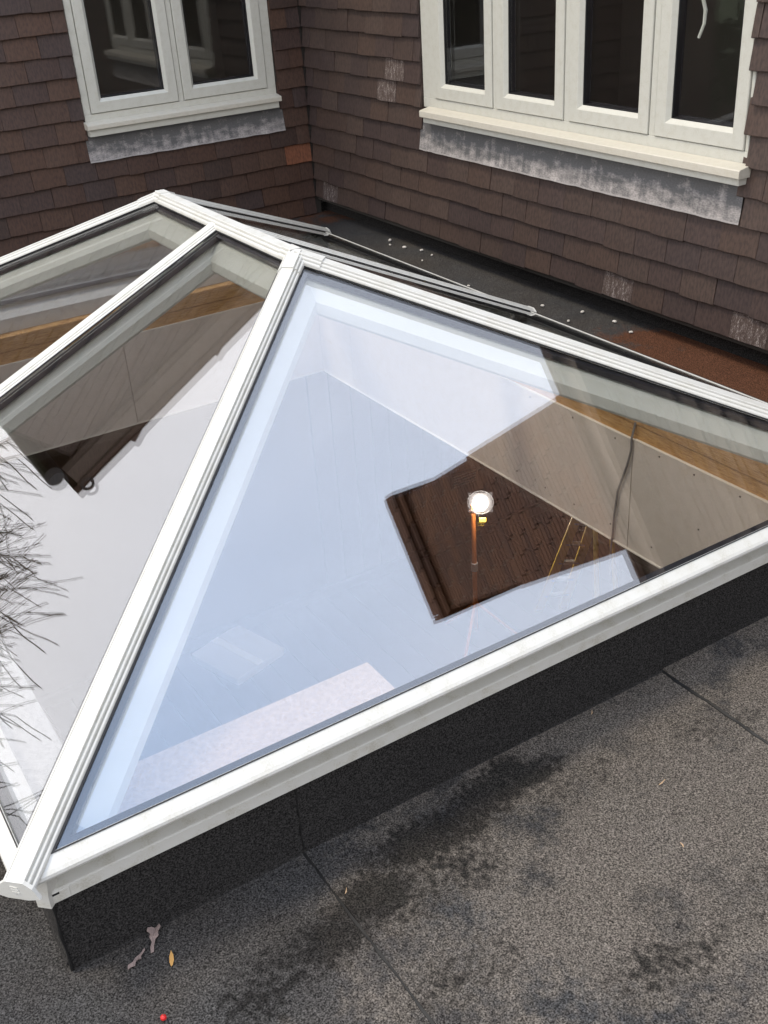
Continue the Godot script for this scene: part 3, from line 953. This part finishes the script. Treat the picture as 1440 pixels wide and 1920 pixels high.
# tiles on one wall; holes = [[s0, y0, s1, y1], ...] in wall coordinates
func hang_tiles(wall: MeshInstance3D, s_from: float, s_to: float, n0: int, n1: int, holes: Array, phase: float, mats: Array, pale: Array, orange: Array, topline: Callable) -> void:
	var far := {}
	for n in range(n0, n1 + 1):
		var yb := Y0 + n * G
		var s := phase + (0.0 if posmod(n, 2) == 0 else 0.095)
		s -= ceil((s - s_from) / 0.19) * 0.19
		while s < s_to:
			var spans := [[maxf(s, s_from), minf(s + 0.19, s_to)]]
			for h in holes:
				if yb + 0.035 > h[1] and yb < h[3]:
					var nxt := []
					for sp in spans:
						var jig := rng.randf_range(-0.006, 0.006)
						if sp[1] <= h[0] or sp[0] >= h[2]: nxt.append(sp); continue
						if sp[0] < h[0]: nxt.append([sp[0], h[0] + jig * 0.3])
						if sp[1] > h[2]: nxt.append([h[2] + jig, sp[1]])
					spans = nxt
			for sp in spans:
				var w: float = sp[1] - sp[0]
				if w < 0.03: continue
				var c: float = (sp[0] + sp[1]) / 2
				if yb + 0.06 > topline.call(c): continue
				var b := Basis.from_euler(Vector3(rng.randf_range(-0.012, 0.012), rng.randf_range(-0.006, 0.006), rng.randf_range(-0.008, 0.008))).scaled_local(Vector3(w / 0.19, 1, 1))
				var tf := Transform3D(b, Vector3(c, yb + rng.randf_range(-0.004, 0.003), rng.randf_range(-0.0025, 0.0025)))
				var m: Material = mats[rng.randi() % mats.size()]
				for p in pale:
					if p[0] == n and absf(p[1] - c) < 0.095: m = M.tile_pale
				for p in orange:
					if p[0] == n and absf(p[1] - c) < 0.06: m = M.tile_orange
				var me: Mesh = tile_meshes[rng.randi() % tile_meshes.size()]
				if in_frame(wall.transform * Vector3(c, yb + 0.06, 0), 40.0):
					inst("tile", me, m, wall).transform = tf
				else:
					var id := mats.find(m)
					if id < 0: id = 0
					id = id % 2
					if not far.has(id): far[id] = st0()
					far[id].append_from(me, 0, tf)
			s += 0.19
	for id in far:
		var o := inst("upper_tiles", far[id].commit(), mats[id], wall)
		o.set_meta("kind", "stuff")

func window(house: Node, tf: Transform3D, label: String, s0: float, s1: float, sashes: Array, yf: float, ys: float, yt: float, sill: Array, lead: Array, open_handle: int) -> void:
	var win := base("window", Vector3.ZERO, house)
	win.transform = tf
	win.set_meta("label", label)
	var fo := -0.02
	var st := st0()
	var g := 0.0035
	# outer frame as bars round each sash opening
	bx(st, Vector3(s0, yf, -0.1), Vector3(s1, ys - g, fo), 0.002)
	bx(st, Vector3(s0, yt + g, -0.1), Vector3(s1, yt + 0.06, fo), 0.002)
	var edges := [s0]
	for s in sashes: edges.append(s[0] - g); edges.append(s[1] + g)
	edges.append(s1)
	for i in range(0, edges.size(), 2):
		if edges[i + 1] - edges[i] > 0.004: bx(st, Vector3(edges[i], ys - g, -0.1), Vector3(edges[i + 1], yt + g, fo - 0.0004), 0.002)
	obj("frame", st, M.cream, win)
	var gi := st0()
	bx(gi, Vector3(s0 + 0.02, yf + 0.02, -0.085), Vector3(s1 - 0.02, yf + 0.035, -0.04))
	var idx := 0
	for s in sashes:
		st = st0()
		var i := 0.074
		rect_ring(st, s[0], ys, s[1], yt, [[0.0, -0.06], [0.0, fo + 0.0035], [0.0025, fo + 0.006], [i - 0.018, fo + 0.006], [i - 0.016, fo + 0.005], [i, fo - 0.012], [i, fo - 0.03], [i + 0.001, -0.075], [0.0, -0.075]])
		obj("sash", st, M.cream, win)
		st = st0()
		rect_ring(st, s[0], ys, s[1], yt, [[i - 0.004, fo - 0.0135], [i + 0.004, fo - 0.0135], [i + 0.005, fo - 0.018], [i + 0.005, fo - 0.045], [i + 0.013, fo - 0.045]])
		obj("glazing_seal", st, M.black, win)
		for o in [fo - 0.02, fo - 0.044]:
			st = st0()
			quad(st, Vector3(s[0] + i - 0.01, ys + i - 0.01, o), Vector3(s[0] + i - 0.01, yt - i + 0.01, o), Vector3(s[1] - i + 0.01, yt - i + 0.01, o), Vector3(s[1] - i + 0.01, ys + i - 0.01, o))
			obj("pane", st, M.glass_win, win)
		if idx == open_handle:
			st = st0()
			var hs: float = s[0] + i + 0.05
			tube(st, [Vector3(hs - 0.04, ys + 0.52, -0.08), Vector3(hs + 0.0, ys + 0.52, -0.105), Vector3(hs + 0.012, ys + 0.47, -0.115), Vector3(hs + 0.01, ys + 0.42, -0.115), Vector3(hs - 0.008, ys + 0.37, -0.11)], [0.009, 0.009, 0.008, 0.007, 0.006], 8)
			obj("handle", st, M.white_in, win)
		idx += 1
	# sill: nosing slab and the step under it
	st = st0()
	var a: float = sill[0]
	var b: float = sill[1]
	var yt_: float = sill[2]
	var yb_: float = sill[3]
	var yl: float = sill[4]
	sweep(st, PackedVector2Array([Vector2(-0.1, yb_), Vector2(-0.1, yf - 0.001), Vector2(fo - 0.002, yf - 0.001), Vector2(fo + 0.004, yt_ + 0.012), Vector2(0.045, yt_ + 0.001), Vector2(0.0495, yt_ - 0.003), Vector2(0.05, yb_ + 0.003), Vector2(0.048, yb_)]), Vector3(a, 0, 0), Vector3(b, 0, 0), Vector3(0, 0, 1), Vector3(0, 1, 0))
	var so := obj("sill", st, M.cream_sill, win)
	st = st0()
	bx(st, Vector3(a + 0.012, yl, -0.06), Vector3(b - 0.012, yb_ - 0.001, 0.034), 0.002)
	obj("sill_step", st, M.cream, win)
	# lead apron: laps over the tiles below
	st = st0()
	var n := 40
	var nz := FastNoiseLite.new(); nz.seed = int(s0 * 100) + 4; nz.frequency = 4.0
	var rows := [[yl + 0.004, -0.014, 1.0], [lerpf(yl, lead[2], 0.35), -0.008, 0.65], [lerpf(yl, lead[2], 0.75), 0.0, 0.25], [lead[2], 0.007, 0.0]]
	for i in n:
		for r in rows.size() - 1:
			var q := []
			for e in [[i, r], [i + 1, r], [i + 1, r + 1], [i, r + 1]]:
				var t: float = e[0] / float(n)
				var row: Array = rows[e[1]]
				var ss := lerpf(lead[0], lead[1], t)
				var yy: float = row[0] + (nz.get_noise_1d(ss * 2.0) * 0.004 if e[1] == 3 else 0.0)
				q.append([Vector3(ss, yy, row[1] + nz.get_noise_2d(ss, row[0] * 5.0) * 0.004), Vector2((ss - lead[0]) * 0.45, 1.0 - row[2])])
			for k in [0, 1, 2, 0, 2, 3]:
				st.set_uv(q[k][1]); st.add_vertex(q[k][0])
			if r == rows.size() - 2:
				var p3: Vector3 = q[3][0]
				var p2: Vector3 = q[2][0]
				var dz := Vector3(0, -0.0005, -0.004)
				for v in [p3, p2, p2 + dz, p3, p2 + dz, p3 + dz]:
					st.set_uv(Vector2((v.x - lead[0]) * 0.45, 1.0)); st.add_vertex(v)
	obj("lead_apron", st, M.lead, win)
	# dim room behind the window
	st = st0()
	var y0 := yf - 0.3
	var y1 := yt + 0.35
	var zb := -1.9
	bx(st, Vector3(s0 - 0.5, y0, zb), Vector3(s1 + 0.5, y1, zb - 0.02))
	bx(st, Vector3(s0 - 0.52, y0, zb), Vector3(s0 - 0.5, y1, -0.12))
	bx(st, Vector3(s1 + 0.5, y0, zb), Vector3(s1 + 0.52, y1, -0.12))
	bx(st, Vector3(s0 - 0.5, y0 - 0.02, zb), Vector3(s1 + 0.5, y0, -0.12))
	bx(st, Vector3(s0 - 0.5, y1, zb), Vector3(s1 + 0.5, y1 + 0.02, -0.12))
	obj("room_behind", st, mat(0.13, 0.12, 0.1, 0.9), win)

func backing(s0: float, s1: float, y0: float, y1: float, hole: Array) -> SurfaceTool:
	# wall behind the tiles with the window opening left out; 0.1 thick
	var st := st0()
	var o0 := -0.122
	var o1 := -0.0285
	bx(st, Vector3(s0, y0, o0), Vector3(hole[0], y1, o1))
	bx(st, Vector3(hole[2], y0, o0), Vector3(s1, y1, o1))
	bx(st, Vector3(hole[0], y0, o0), Vector3(hole[2], hole[1], o1))
	bx(st, Vector3(hole[0], hole[3], o0), Vector3(hole[2], y1, o1))
	return st

func build_house() -> void:
	make_tiles()
	var house := base("house")
	tag(house, "brown tile hung house walls with cream windows round the flat roof", "house")
	var tl := Transform3D(Basis.IDENTITY, Vector3(0, 0, -ZW))
	var tr := Transform3D(Basis(Vector3(0, 0, 1), Vector3(0, 1, 0), Vector3(-1, 0, 0)), Vector3(XW, 0, 0))
	var verge := func(x: float) -> float: return 2.42 + 0.32 * (x + 0.45)
	var eave := func(_s: float) -> float: return 2.42
	# left wall
	var lw := backing(-0.28, XW + 0.05, 0.0, 2.4, [1.84, 0.74, 3.03, 2.0])
	var wl := obj("wall", lw, M.wall_in, house)
	wl.transform = tl
	hang_tiles(wl, -0.3, XW, -1, 29, [[1.815, 0.565, 3.058, 2.07]], 1.545, M.tiles_l, [], [[2, 3.2]], verge)
	window(house, tl, "two light cream casement window over a grey lead apron", 1.822, 3.053, [[1.866, 2.403], [2.441, 2.992]], 0.775, 0.822, 2.0, [1.808, 3.05, 0.771, 0.743, 0.705], [1.8, 3.078, 0.56], -1)
	# right wall
	var rw := backing(-ZW - 0.02, 3.0, 0.09, 2.42, [-3.53, 0.74, -1.38, 2.0])
	var wr := obj("wall", rw, M.wall_in, house)
	wr.transform = tr
	var pale := [[7, -3.88], [6, -3.84], [0, -2.055], [0, -1.17], [0, -4.64]]
	hang_tiles(wr, -ZW, 3.0, 0, 19, [[-3.555, 0.585, -1.362, 2.07]], -1.335, M.tiles_r, pale, [[3, -4.82]], eave)
	window(house, tr, "four light cream casement window with a long sill and stained lead apron", -3.551, -1.345, [[-3.436, -2.941], [-2.907, -2.414], [-2.374, -1.877], [-1.837, -1.365]], 0.802, 0.855, 2.0, [-3.495, -1.318, 0.797, 0.764, 0.735], [-3.575, -1.335, 0.58], 3)
	# eaves of the right wall: soffit, fascia, gutter, roof slope
	var st := st0()
	bx(st, Vector3(XW - 0.13, 2.30, -ZW), Vector3(XW + 0.2, 2.32, 3.0)); obj("soffit", st, M.dark_panel, house)
	st = st0()
	bx(st, Vector3(XW - 0.15, 2.29, -ZW), Vector3(XW - 0.131, 2.42, 3.0)); obj("fascia", st, M.dark_panel, house)
	st = st0()
	sweep(st, PackedVector2Array([Vector2(0, 0), Vector2(4.2, 3.2), Vector2(4.2, 3.26), Vector2(0, 0.06)]), Vector3(XW - 0.18, 2.40, 3.0), Vector3(XW - 0.18, 2.40, -9.0), Vector3(1, 0, 0), Vector3(0, 1, 0))
	obj("roof_slope", st, M.roof_tile, house)
	# left wing: wall top under the sloping verge, bargeboard, roof
	st = st0()
	var sl := Vector3(1, 0.32, 0).normalized()
	var nn := Vector3(-0.32, 1, 0).normalized()
	sweep(st, PackedVector2Array([Vector2(0, -0.15), Vector2(0.03, -0.15), Vector2(0.03, 0.0), Vector2(0, 0.0)]), Vector3(-0.45, 2.42, -ZW), Vector3(-0.45, 2.42, -ZW) + sl * 3.9, Vector3(0, 0, 1), nn)
	obj("bargeboard", st, M.dark_panel, house)
	st = st0()
	sweep(st, PackedVector2Array([Vector2(0.05, 0.001), Vector2(0.05, 0.05), Vector2(-5.0, 0.05), Vector2(-5.0, 0.001)]), Vector3(-0.5, 2.405, -ZW), Vector3(-0.5, 2.405, -ZW) + sl * 3.95, Vector3(0, 0, 1), nn)
	obj("roof_slope", st, M.roof_tile, house)
	st = st0()
	var wp := PackedVector2Array([Vector2(-0.28, 2.4), Vector2(XW, 2.4), Vector2(XW, 3.5), Vector2(-0.28, 2.37)])
	wp = PackedVector2Array([Vector2(-0.28, 2.401), Vector2(XW, 2.401), Vector2(XW, 3.55)])
	sweep(st, wp, Vector3(0, 0, -ZW - 0.12), Vector3(0, 0, -ZW - 0.03), Vector3(1, 0, 0), Vector3(0, 1, 0))
	obj("gable_top", st, M.wall_in, house)
	st = st0()
	bx(st, Vector3(-0.28, -2.9, -9.0), Vector3(-0.2, 2.38, -ZW - 0.13)); obj("side_wall", st, M.tiles_l[0], house)
	# half round gutter along the end of the wing, with its bracket ring
	st = st0()
	var gp := []
	var gr := []
	for i in 9: gp.append(Vector3(-0.45, 2.22, -ZW + 0.12 - i * 0.5)); gr.append(0.062)
	tube(st, gp, gr, 14)
	obj("gutter", st, M.black, house)
	st = st0()
	var rp := []
	var rr := []
	for i in 17: rp.append(Vector3(-0.43 + cos(TAU * i / 16) * 0.038, 2.475 + sin(TAU * i / 16) * 0.038, -ZW + 0.05)); rr.append(0.011)
	tube(st, rp, rr, 6, false)
	obj("verge_ring", st, M.black, house)
	# chimney on the right wall
	var ch := base("chimney", Vector3.ZERO, house)
	st = st0()
	bx(st, Vector3(XW + 0.012, 2.3, -0.80), Vector3(XW + 0.6, 4.93, 0.0))
	obj("stack_core", st, M.mortar, ch)
	for c in range(0, 36):
		var y := 2.32 + c * 0.074
		var ex := 0.0
		if y > 4.62: ex = 0.03
		if y > 4.76: ex = 0.055
		if y > 4.88: ex = 0.02
		if y < 3.66: ex = 0.018
		for side in 2:
			var s := -0.81 - ex - (0.11 if c % 2 else 0.0)
			while s < 0.01 + ex:
				var s_a := maxf(s, -0.81 - ex)
				var s_b := minf(s + 0.215, 0.01 + ex)
				if s_b - s_a > 0.02:
					st = st0()
					if side == 0: bx(st, Vector3(XW - ex, y, s_a), Vector3(XW + 0.1, y + 0.065, s_b))
					if side == 0: obj("brick", st, M.brick[rng.randi() % 3], ch)
				s += 0.225
		for e in [-0.81 - ex, 0.01 + ex]:
			st = st0()
			var inn: float = 0.1 if e < -0.4 else -0.1
			bx(st, Vector3(XW + 0.102, y, minf(e, e + inn)), Vector3(XW + 0.6 + ex, y + 0.065, maxf(e, e + inn)))
			obj("brick", st, M.brick[rng.randi() % 3], ch)
	st = st0()
	for q in [-0.6, -0.2]: tube(st, [Vector3(XW + 0.3, 4.9, q), Vector3(XW + 0.3, 5.05, q)], [0.11, 0.1], 14)
	obj("chimney_pot", st, M.tile_orange, ch)

# ------------------------------------------------------------------ garden behind, seen in the glass, plus one added hedge out of view
func grow(st: SurfaceTool, tw: SurfaceTool, p: Vector3, d: Vector3, len_: float, r: float, level: int, r3: RandomNumberGenerator) -> void:
	var pts := [p]
	var rad := [r]
	var q := p
	var dd := d
	var steps := 4
	for i in steps:
		dd = (dd + Vector3(r3.randf_range(-0.16, 0.16), r3.randf_range(-0.05, 0.14), r3.randf_range(-0.16, 0.16))).normalized()
		q += dd * len_ / steps
		pts.append(q)
		rad.append(maxf(0.011, r * (1.0 - 0.5 * (i + 1) / steps)))
	tube(st if level < 2 else tw, pts, rad, 6 if level < 2 else 3, false)
	if level >= 5: return
	var kids := 3 if level < 3 else 5
	for k in kids:
		var t := 0.45 + 0.55 * (k + 1) / kids
		var at: Vector3 = pts[clampi(int(t * steps), 1, steps)]
		var ax := Vector3(r3.randf_range(-1, 1), r3.randf_range(-0.3, 0.5), r3.randf_range(-1, 1)).normalized()
		var nd := (dd * 0.75 + ax * 0.75).normalized()
		grow(st, tw, at, nd, len_ * r3.randf_range(0.58, 0.78), rad[-1] * r3.randf_range(0.6, 0.85), level + 1, r3)

func bare_tree(at: Vector3, height: float, seed_: int, label: String) -> void:
	var r3 := RandomNumberGenerator.new(); r3.seed = seed_
	var t := base("bare_tree", at)
	tag(t, label, "tree", "bare trees beyond the house")
	var a := st0()
	var b := st0()
	grow(a, b, Vector3.ZERO, Vector3.UP, height * 0.36, height * 0.018, 0, r3)
	obj("trunk", a, M.bark, t)
	obj("crown", b, M.bark, t)

func build_garden() -> void:
	var st := st0()
	bx(st, Vector3(-150, -3.2, -150), Vector3(150, -2.95, 150))
	struct(obj("ground", st, M.grass))
	bare_tree(Vector3(-4.6, -2.95, -17.0), 15.6, 4, "bare grey tree mirrored in the pane above the plaster ledge")
	bare_tree(Vector3(-7.0, -2.95, -16.0), 17.6, 12, "taller bare tree mirrored beside the hip bar foot")
	# clipped hedge behind the end of the house, and an added unseen hedge behind the camera, blocking low sky light
	hedge(Vector3(-4.0, -2.95, -9.0), -5.0, 3.4, 3.2, 9000, 8, "dark evergreen hedge mirrored in the end light of the long window")
	hedge(Vector3(1.0, -2.95, 8.5), -12.0, 12.0, 5.0, 16000, 9, "added unseen hedge behind the camera that blocks low light from the sky")

func hedge(at: Vector3, x0: float, x1: float, tall: float, count: int, seed_: int, label: String) -> void:
	var r3 := RandomNumberGenerator.new(); r3.seed = seed_
	var h := base("hedge", at)
	tag(h, label, "hedge")
	var hs := st0()
	for i in count:
		var p := Vector3(r3.randf_range(x0, x1), r3.randf_range(0, 1), r3.randf_range(-0.8, 0.8))
		var top := tall + sin(p.x * 1.7) * 0.3 + sin(p.x * 4.1) * 0.15
		p.y = top * (1.0 - pow(p.y, 2.0) * 0.95)
		var u := Vector3(r3.randf_range(-1, 1), r3.randf_range(-1, 1), r3.randf_range(-1, 1)).normalized() * 0.09
		var v := u.cross(Vector3(r3.randf_range(-1, 1), r3.randf_range(-1, 1), r3.randf_range(-1, 1)).normalized()).normalized() * 0.05
		quad(hs, p - u, p + v, p + u, p - v)
	obj("leaves", hs, M.leafage, h)
	var hb := st0()
	bx(hb, Vector3(x0, 0, -0.45), Vector3(x1 - 0.1, tall - 0.5, 0.45), 0.2)
	obj("branch_mass", hb, M.bark, h)

# ------------------------------------------------------------------ bits lying about
func scrap(called: String, outline: Array, at: Vector3, turn: float, m: Material, curl: float, label: String, cat: String, group := "") -> void:
	# a thin curled leaf or peel: outline in xz, thickness 0.6 mm
	var st := st0()
	var n := outline.size()
	var up := []
	for p in outline: up.append(Vector3(p[0], 0.0015 + curl * (p[0] * p[0] + p[1] * p[1]) + (p[2] if p.size() > 2 else 0.0), p[1]))
	var c := Vector3.ZERO
	for p in up: c += p / n
	for i in n:
		var j := (i + 1) % n
		tri(st, c, up[j], up[i])
		tri(st, c - Vector3(0, 0.0006, 0), up[i] - Vector3(0, 0.0006, 0), up[j] - Vector3(0, 0.0006, 0))
		quad(st, up[i], up[j], up[j] - Vector3(0, 0.0006, 0), up[i] - Vector3(0, 0.0006, 0))
	var o := obj(called, st, m)
	o.position = at
	o.rotation.y = turn
	tag(o, label, cat, group)

func build_bits() -> void:
	# two curled halves of a skeleton leaf against the kerb
	scrap("dry_leaf", [[-0.010, -0.026, 0.010], [-0.003, -0.030, 0.006], [0.004, -0.028, 0.004], [0.013, -0.031, 0.011], [0.017, -0.022, 0.014], [0.011, -0.016, 0.009], [0.013, -0.006, 0.010], [0.006, -0.002, 0.005], [0.004, 0.012, 0.002], [0.005, 0.024, 0.0], [-0.001, 0.028, 0.0], [-0.003, 0.014, 0.002], [-0.001, 0.002, 0.003], [-0.006, -0.008, 0.005], [-0.005, -0.016, 0.006], [-0.011, -0.018, 0.011]], Vector3(0.168, 0.002, 0.014), -0.45, M.dry_leaf, 3.0, "torn brown skeleton leaf curled against the kerb felt", "leaf")
	scrap("dry_leaf", [[-0.028, 0.001, 0.003], [-0.021, -0.004, 0.006], [-0.012, -0.002, 0.004], [0.0, -0.005, 0.003], [0.012, -0.003, 0.002], [0.026, -0.004, 0.001], [0.024, 0.000, 0.001], [0.010, 0.001, 0.001], [0.004, 0.007, 0.003], [0.000, 0.001, 0.001], [-0.010, 0.002, 0.002], [-0.015, 0.008, 0.004], [-0.020, 0.003, 0.003]], Vector3(0.128, 0.002, 0.036), 0.5, M.dry_leaf, 3.0, "thin strip of brown leaf skeleton lying flat near the kerb corner", "leaf")
	scrap("tan_leaf", [[0.0, -0.019], [0.004, -0.008, 0.001], [0.005, 0.004, 0.001], [0.002, 0.015], [-0.001, 0.019], [-0.004, 0.008], [-0.004, -0.006]], Vector3(0.184, 0.002, 0.072), -0.35, M.tan_leaf, 4.0, "small orange willow leaf lying on the felt", "leaf")
	var chips := [[0.544, 0.127, 0.9, 0.011, "thin tan splinter lying right beside the lap seam in the felt"], [1.282, 0.276, 0.2, 0.012, "longest tan splinter lying out on the open felt"], [1.183, 0.432, 1.3, 0.007, "short tan splinter lying on the open felt away from the kerb"], [1.316, 0.005, 0.8, 0.008, "short tan splinter lying tight against the kerb foot"]]
	for c in chips:
		var st := st0()
		tube(st, [Vector3(-c[3], 0.001, 0), Vector3(-c[3] * 0.2, 0.0012, 0.0016), Vector3(c[3], 0.001, 0.0004)], [0.0007, 0.0016, 0.0005], 5)
		var o := obj("wood_chip", st, M.chip)
		o.position = Vector3(c[0], 0.0035, c[1]); o.rotation.y = c[2]
		tag(o, c[4], "splinter", "splinters on the felt")
	var cr := [[3.29, -3.93, 0.012], [3.31, -3.62, 0.010], [3.27, -3.74, 0.012], [3.24, -3.85, 0.008], [3.30, -3.5, 0.008], [3.2, -3.45, 0.007], [3.12, -2.9, 0.008], [3.2, -2.4, 0.009], [3.28, -2.2, 0.010], [3.15, -2.15, 0.008], [3.3, -2.0, 0.010], [3.1, -2.75, 0.006], [3.26, -1.85, 0.009]]
	for c in cr:
		var st := st0()
		var s: float = c[2]
		bx(st, Vector3(-s, -s * 0.5, -s * 0.7), Vector3(s, s * 0.5, s * 0.7), s * 0.35)
		var o := obj("mortar_crumb", st, M.crumb)
		o.position = Vector3(c[0] - 0.05, s * 0.5 + 0.004, c[1]); o.rotation = Vector3(0, c[1] * 7.0, 0)
		tag(o, "pale mortar crumb lying on the felt at the wall foot", "crumb", "mortar crumbs along the wall")
	var sb := st0()
	for i in 6:
		var a0 := PI * i / 6 - PI / 2
		var a1 := PI * (i + 1) / 6 - PI / 2
		for k in 10:
			var b0 := TAU * k / 10
			var b1 := TAU * (k + 1) / 10
			var f := func(a, b): return Vector3(cos(a) * cos(b), sin(a), cos(a) * sin(b)) * 0.006
			quad(sb, f.call(a0, b0), f.call(a1, b0), f.call(a1, b1), f.call(a0, b1))
	var be := obj("berry", sb, M.red)
	be.position = Vector3(0.122, 0.009, 0.187)
	tag(be, "small red berry lying on the felt", "berry")
	var bs := st0()
	tube(bs, [Vector3(0, 0.005, 0), Vector3(0.003, 0.011, 0.001)], [0.0008, 0.0006], 5)
	obj("stalk", bs, M.bark, be)

func _ready() -> void:
	rng.seed = 20
	cam = Camera3D.new()
	cam.name = "camera"
	cam.transform = Transform3D(Basis.from_euler(Vector3(-0.5134, -0.5285, -0.0702)), Vector3(-0.1123, 1.7474, 1.5142))
	cam.fov = rad_to_deg(2.0 * atan(960.0 / 2005.66))
	cam.near = 0.05
	cam.far = 400.0
	add_child(cam)
	cam.current = true
	var we := WorldEnvironment.new()
	var env := Environment.new()
	env.background_mode = Environment.BG_SKY
	var sm := ProceduralSkyMaterial.new()
	sm.sky_top_color = lin(0.46, 0.645, 0.98)
	sm.sky_horizon_color = lin(0.93, 0.875, 0.835)
	sm.sky_curve = 1.5
	sm.ground_bottom_color = lin(0.1, 0.1, 0.09)
	sm.ground_horizon_color = lin(0.35, 0.35, 0.34)
	sm.sun_angle_max = 1.0
	# thin uneven cloud
	var cn := noise_bytes(1024, 512, 91, 0.008, 5)
	var cb := PackedByteArray(); cb.resize(1024 * 512 * 4)
	for i in 1024 * 512:
		cb[i * 4] = 255; cb[i * 4 + 1] = 252; cb[i * 4 + 2] = 249
		cb[i * 4 + 3] = clampi(int((cn[i] / 255.0 - 0.3) * 400.0), 0, 255)
	sm.sky_cover = ImageTexture.create_from_image(Image.create_from_data(1024, 512, false, Image.FORMAT_RGBA8, cb))
	sm.sky_cover_modulate = Color(1, 1, 1, 0.10)
	var sky := Sky.new()
	sky.sky_material = sm
	env.sky = sky
	env.background_energy_multiplier = 1.75
	env.tonemap_mode = Environment.TONE_MAPPER_LINEAR
	env.tonemap_exposure = 1.25
	env.sdfgi_enabled = true
	env.ssao_enabled = true
	env.ssil_enabled = true
	we.environment = env
	we.name = "environment"
	add_child(we)
	var sun := DirectionalLight3D.new()
	sun.name = "sun"
	sun.light_energy = 0.5
	sun.light_angular_distance = 12.0
	sun.light_color = Color(1.0, 0.94, 0.84)
	sun.shadow_enabled = true
	add_child(sun)
	sun.look_at_from_position(Vector3(-0.45, 1.0, -0.2), Vector3.ZERO, Vector3.UP)

	make_materials()
	build_flat_roof()
	build_room()
	build_house()
	build_lantern()
	build_garden()
	build_bits()
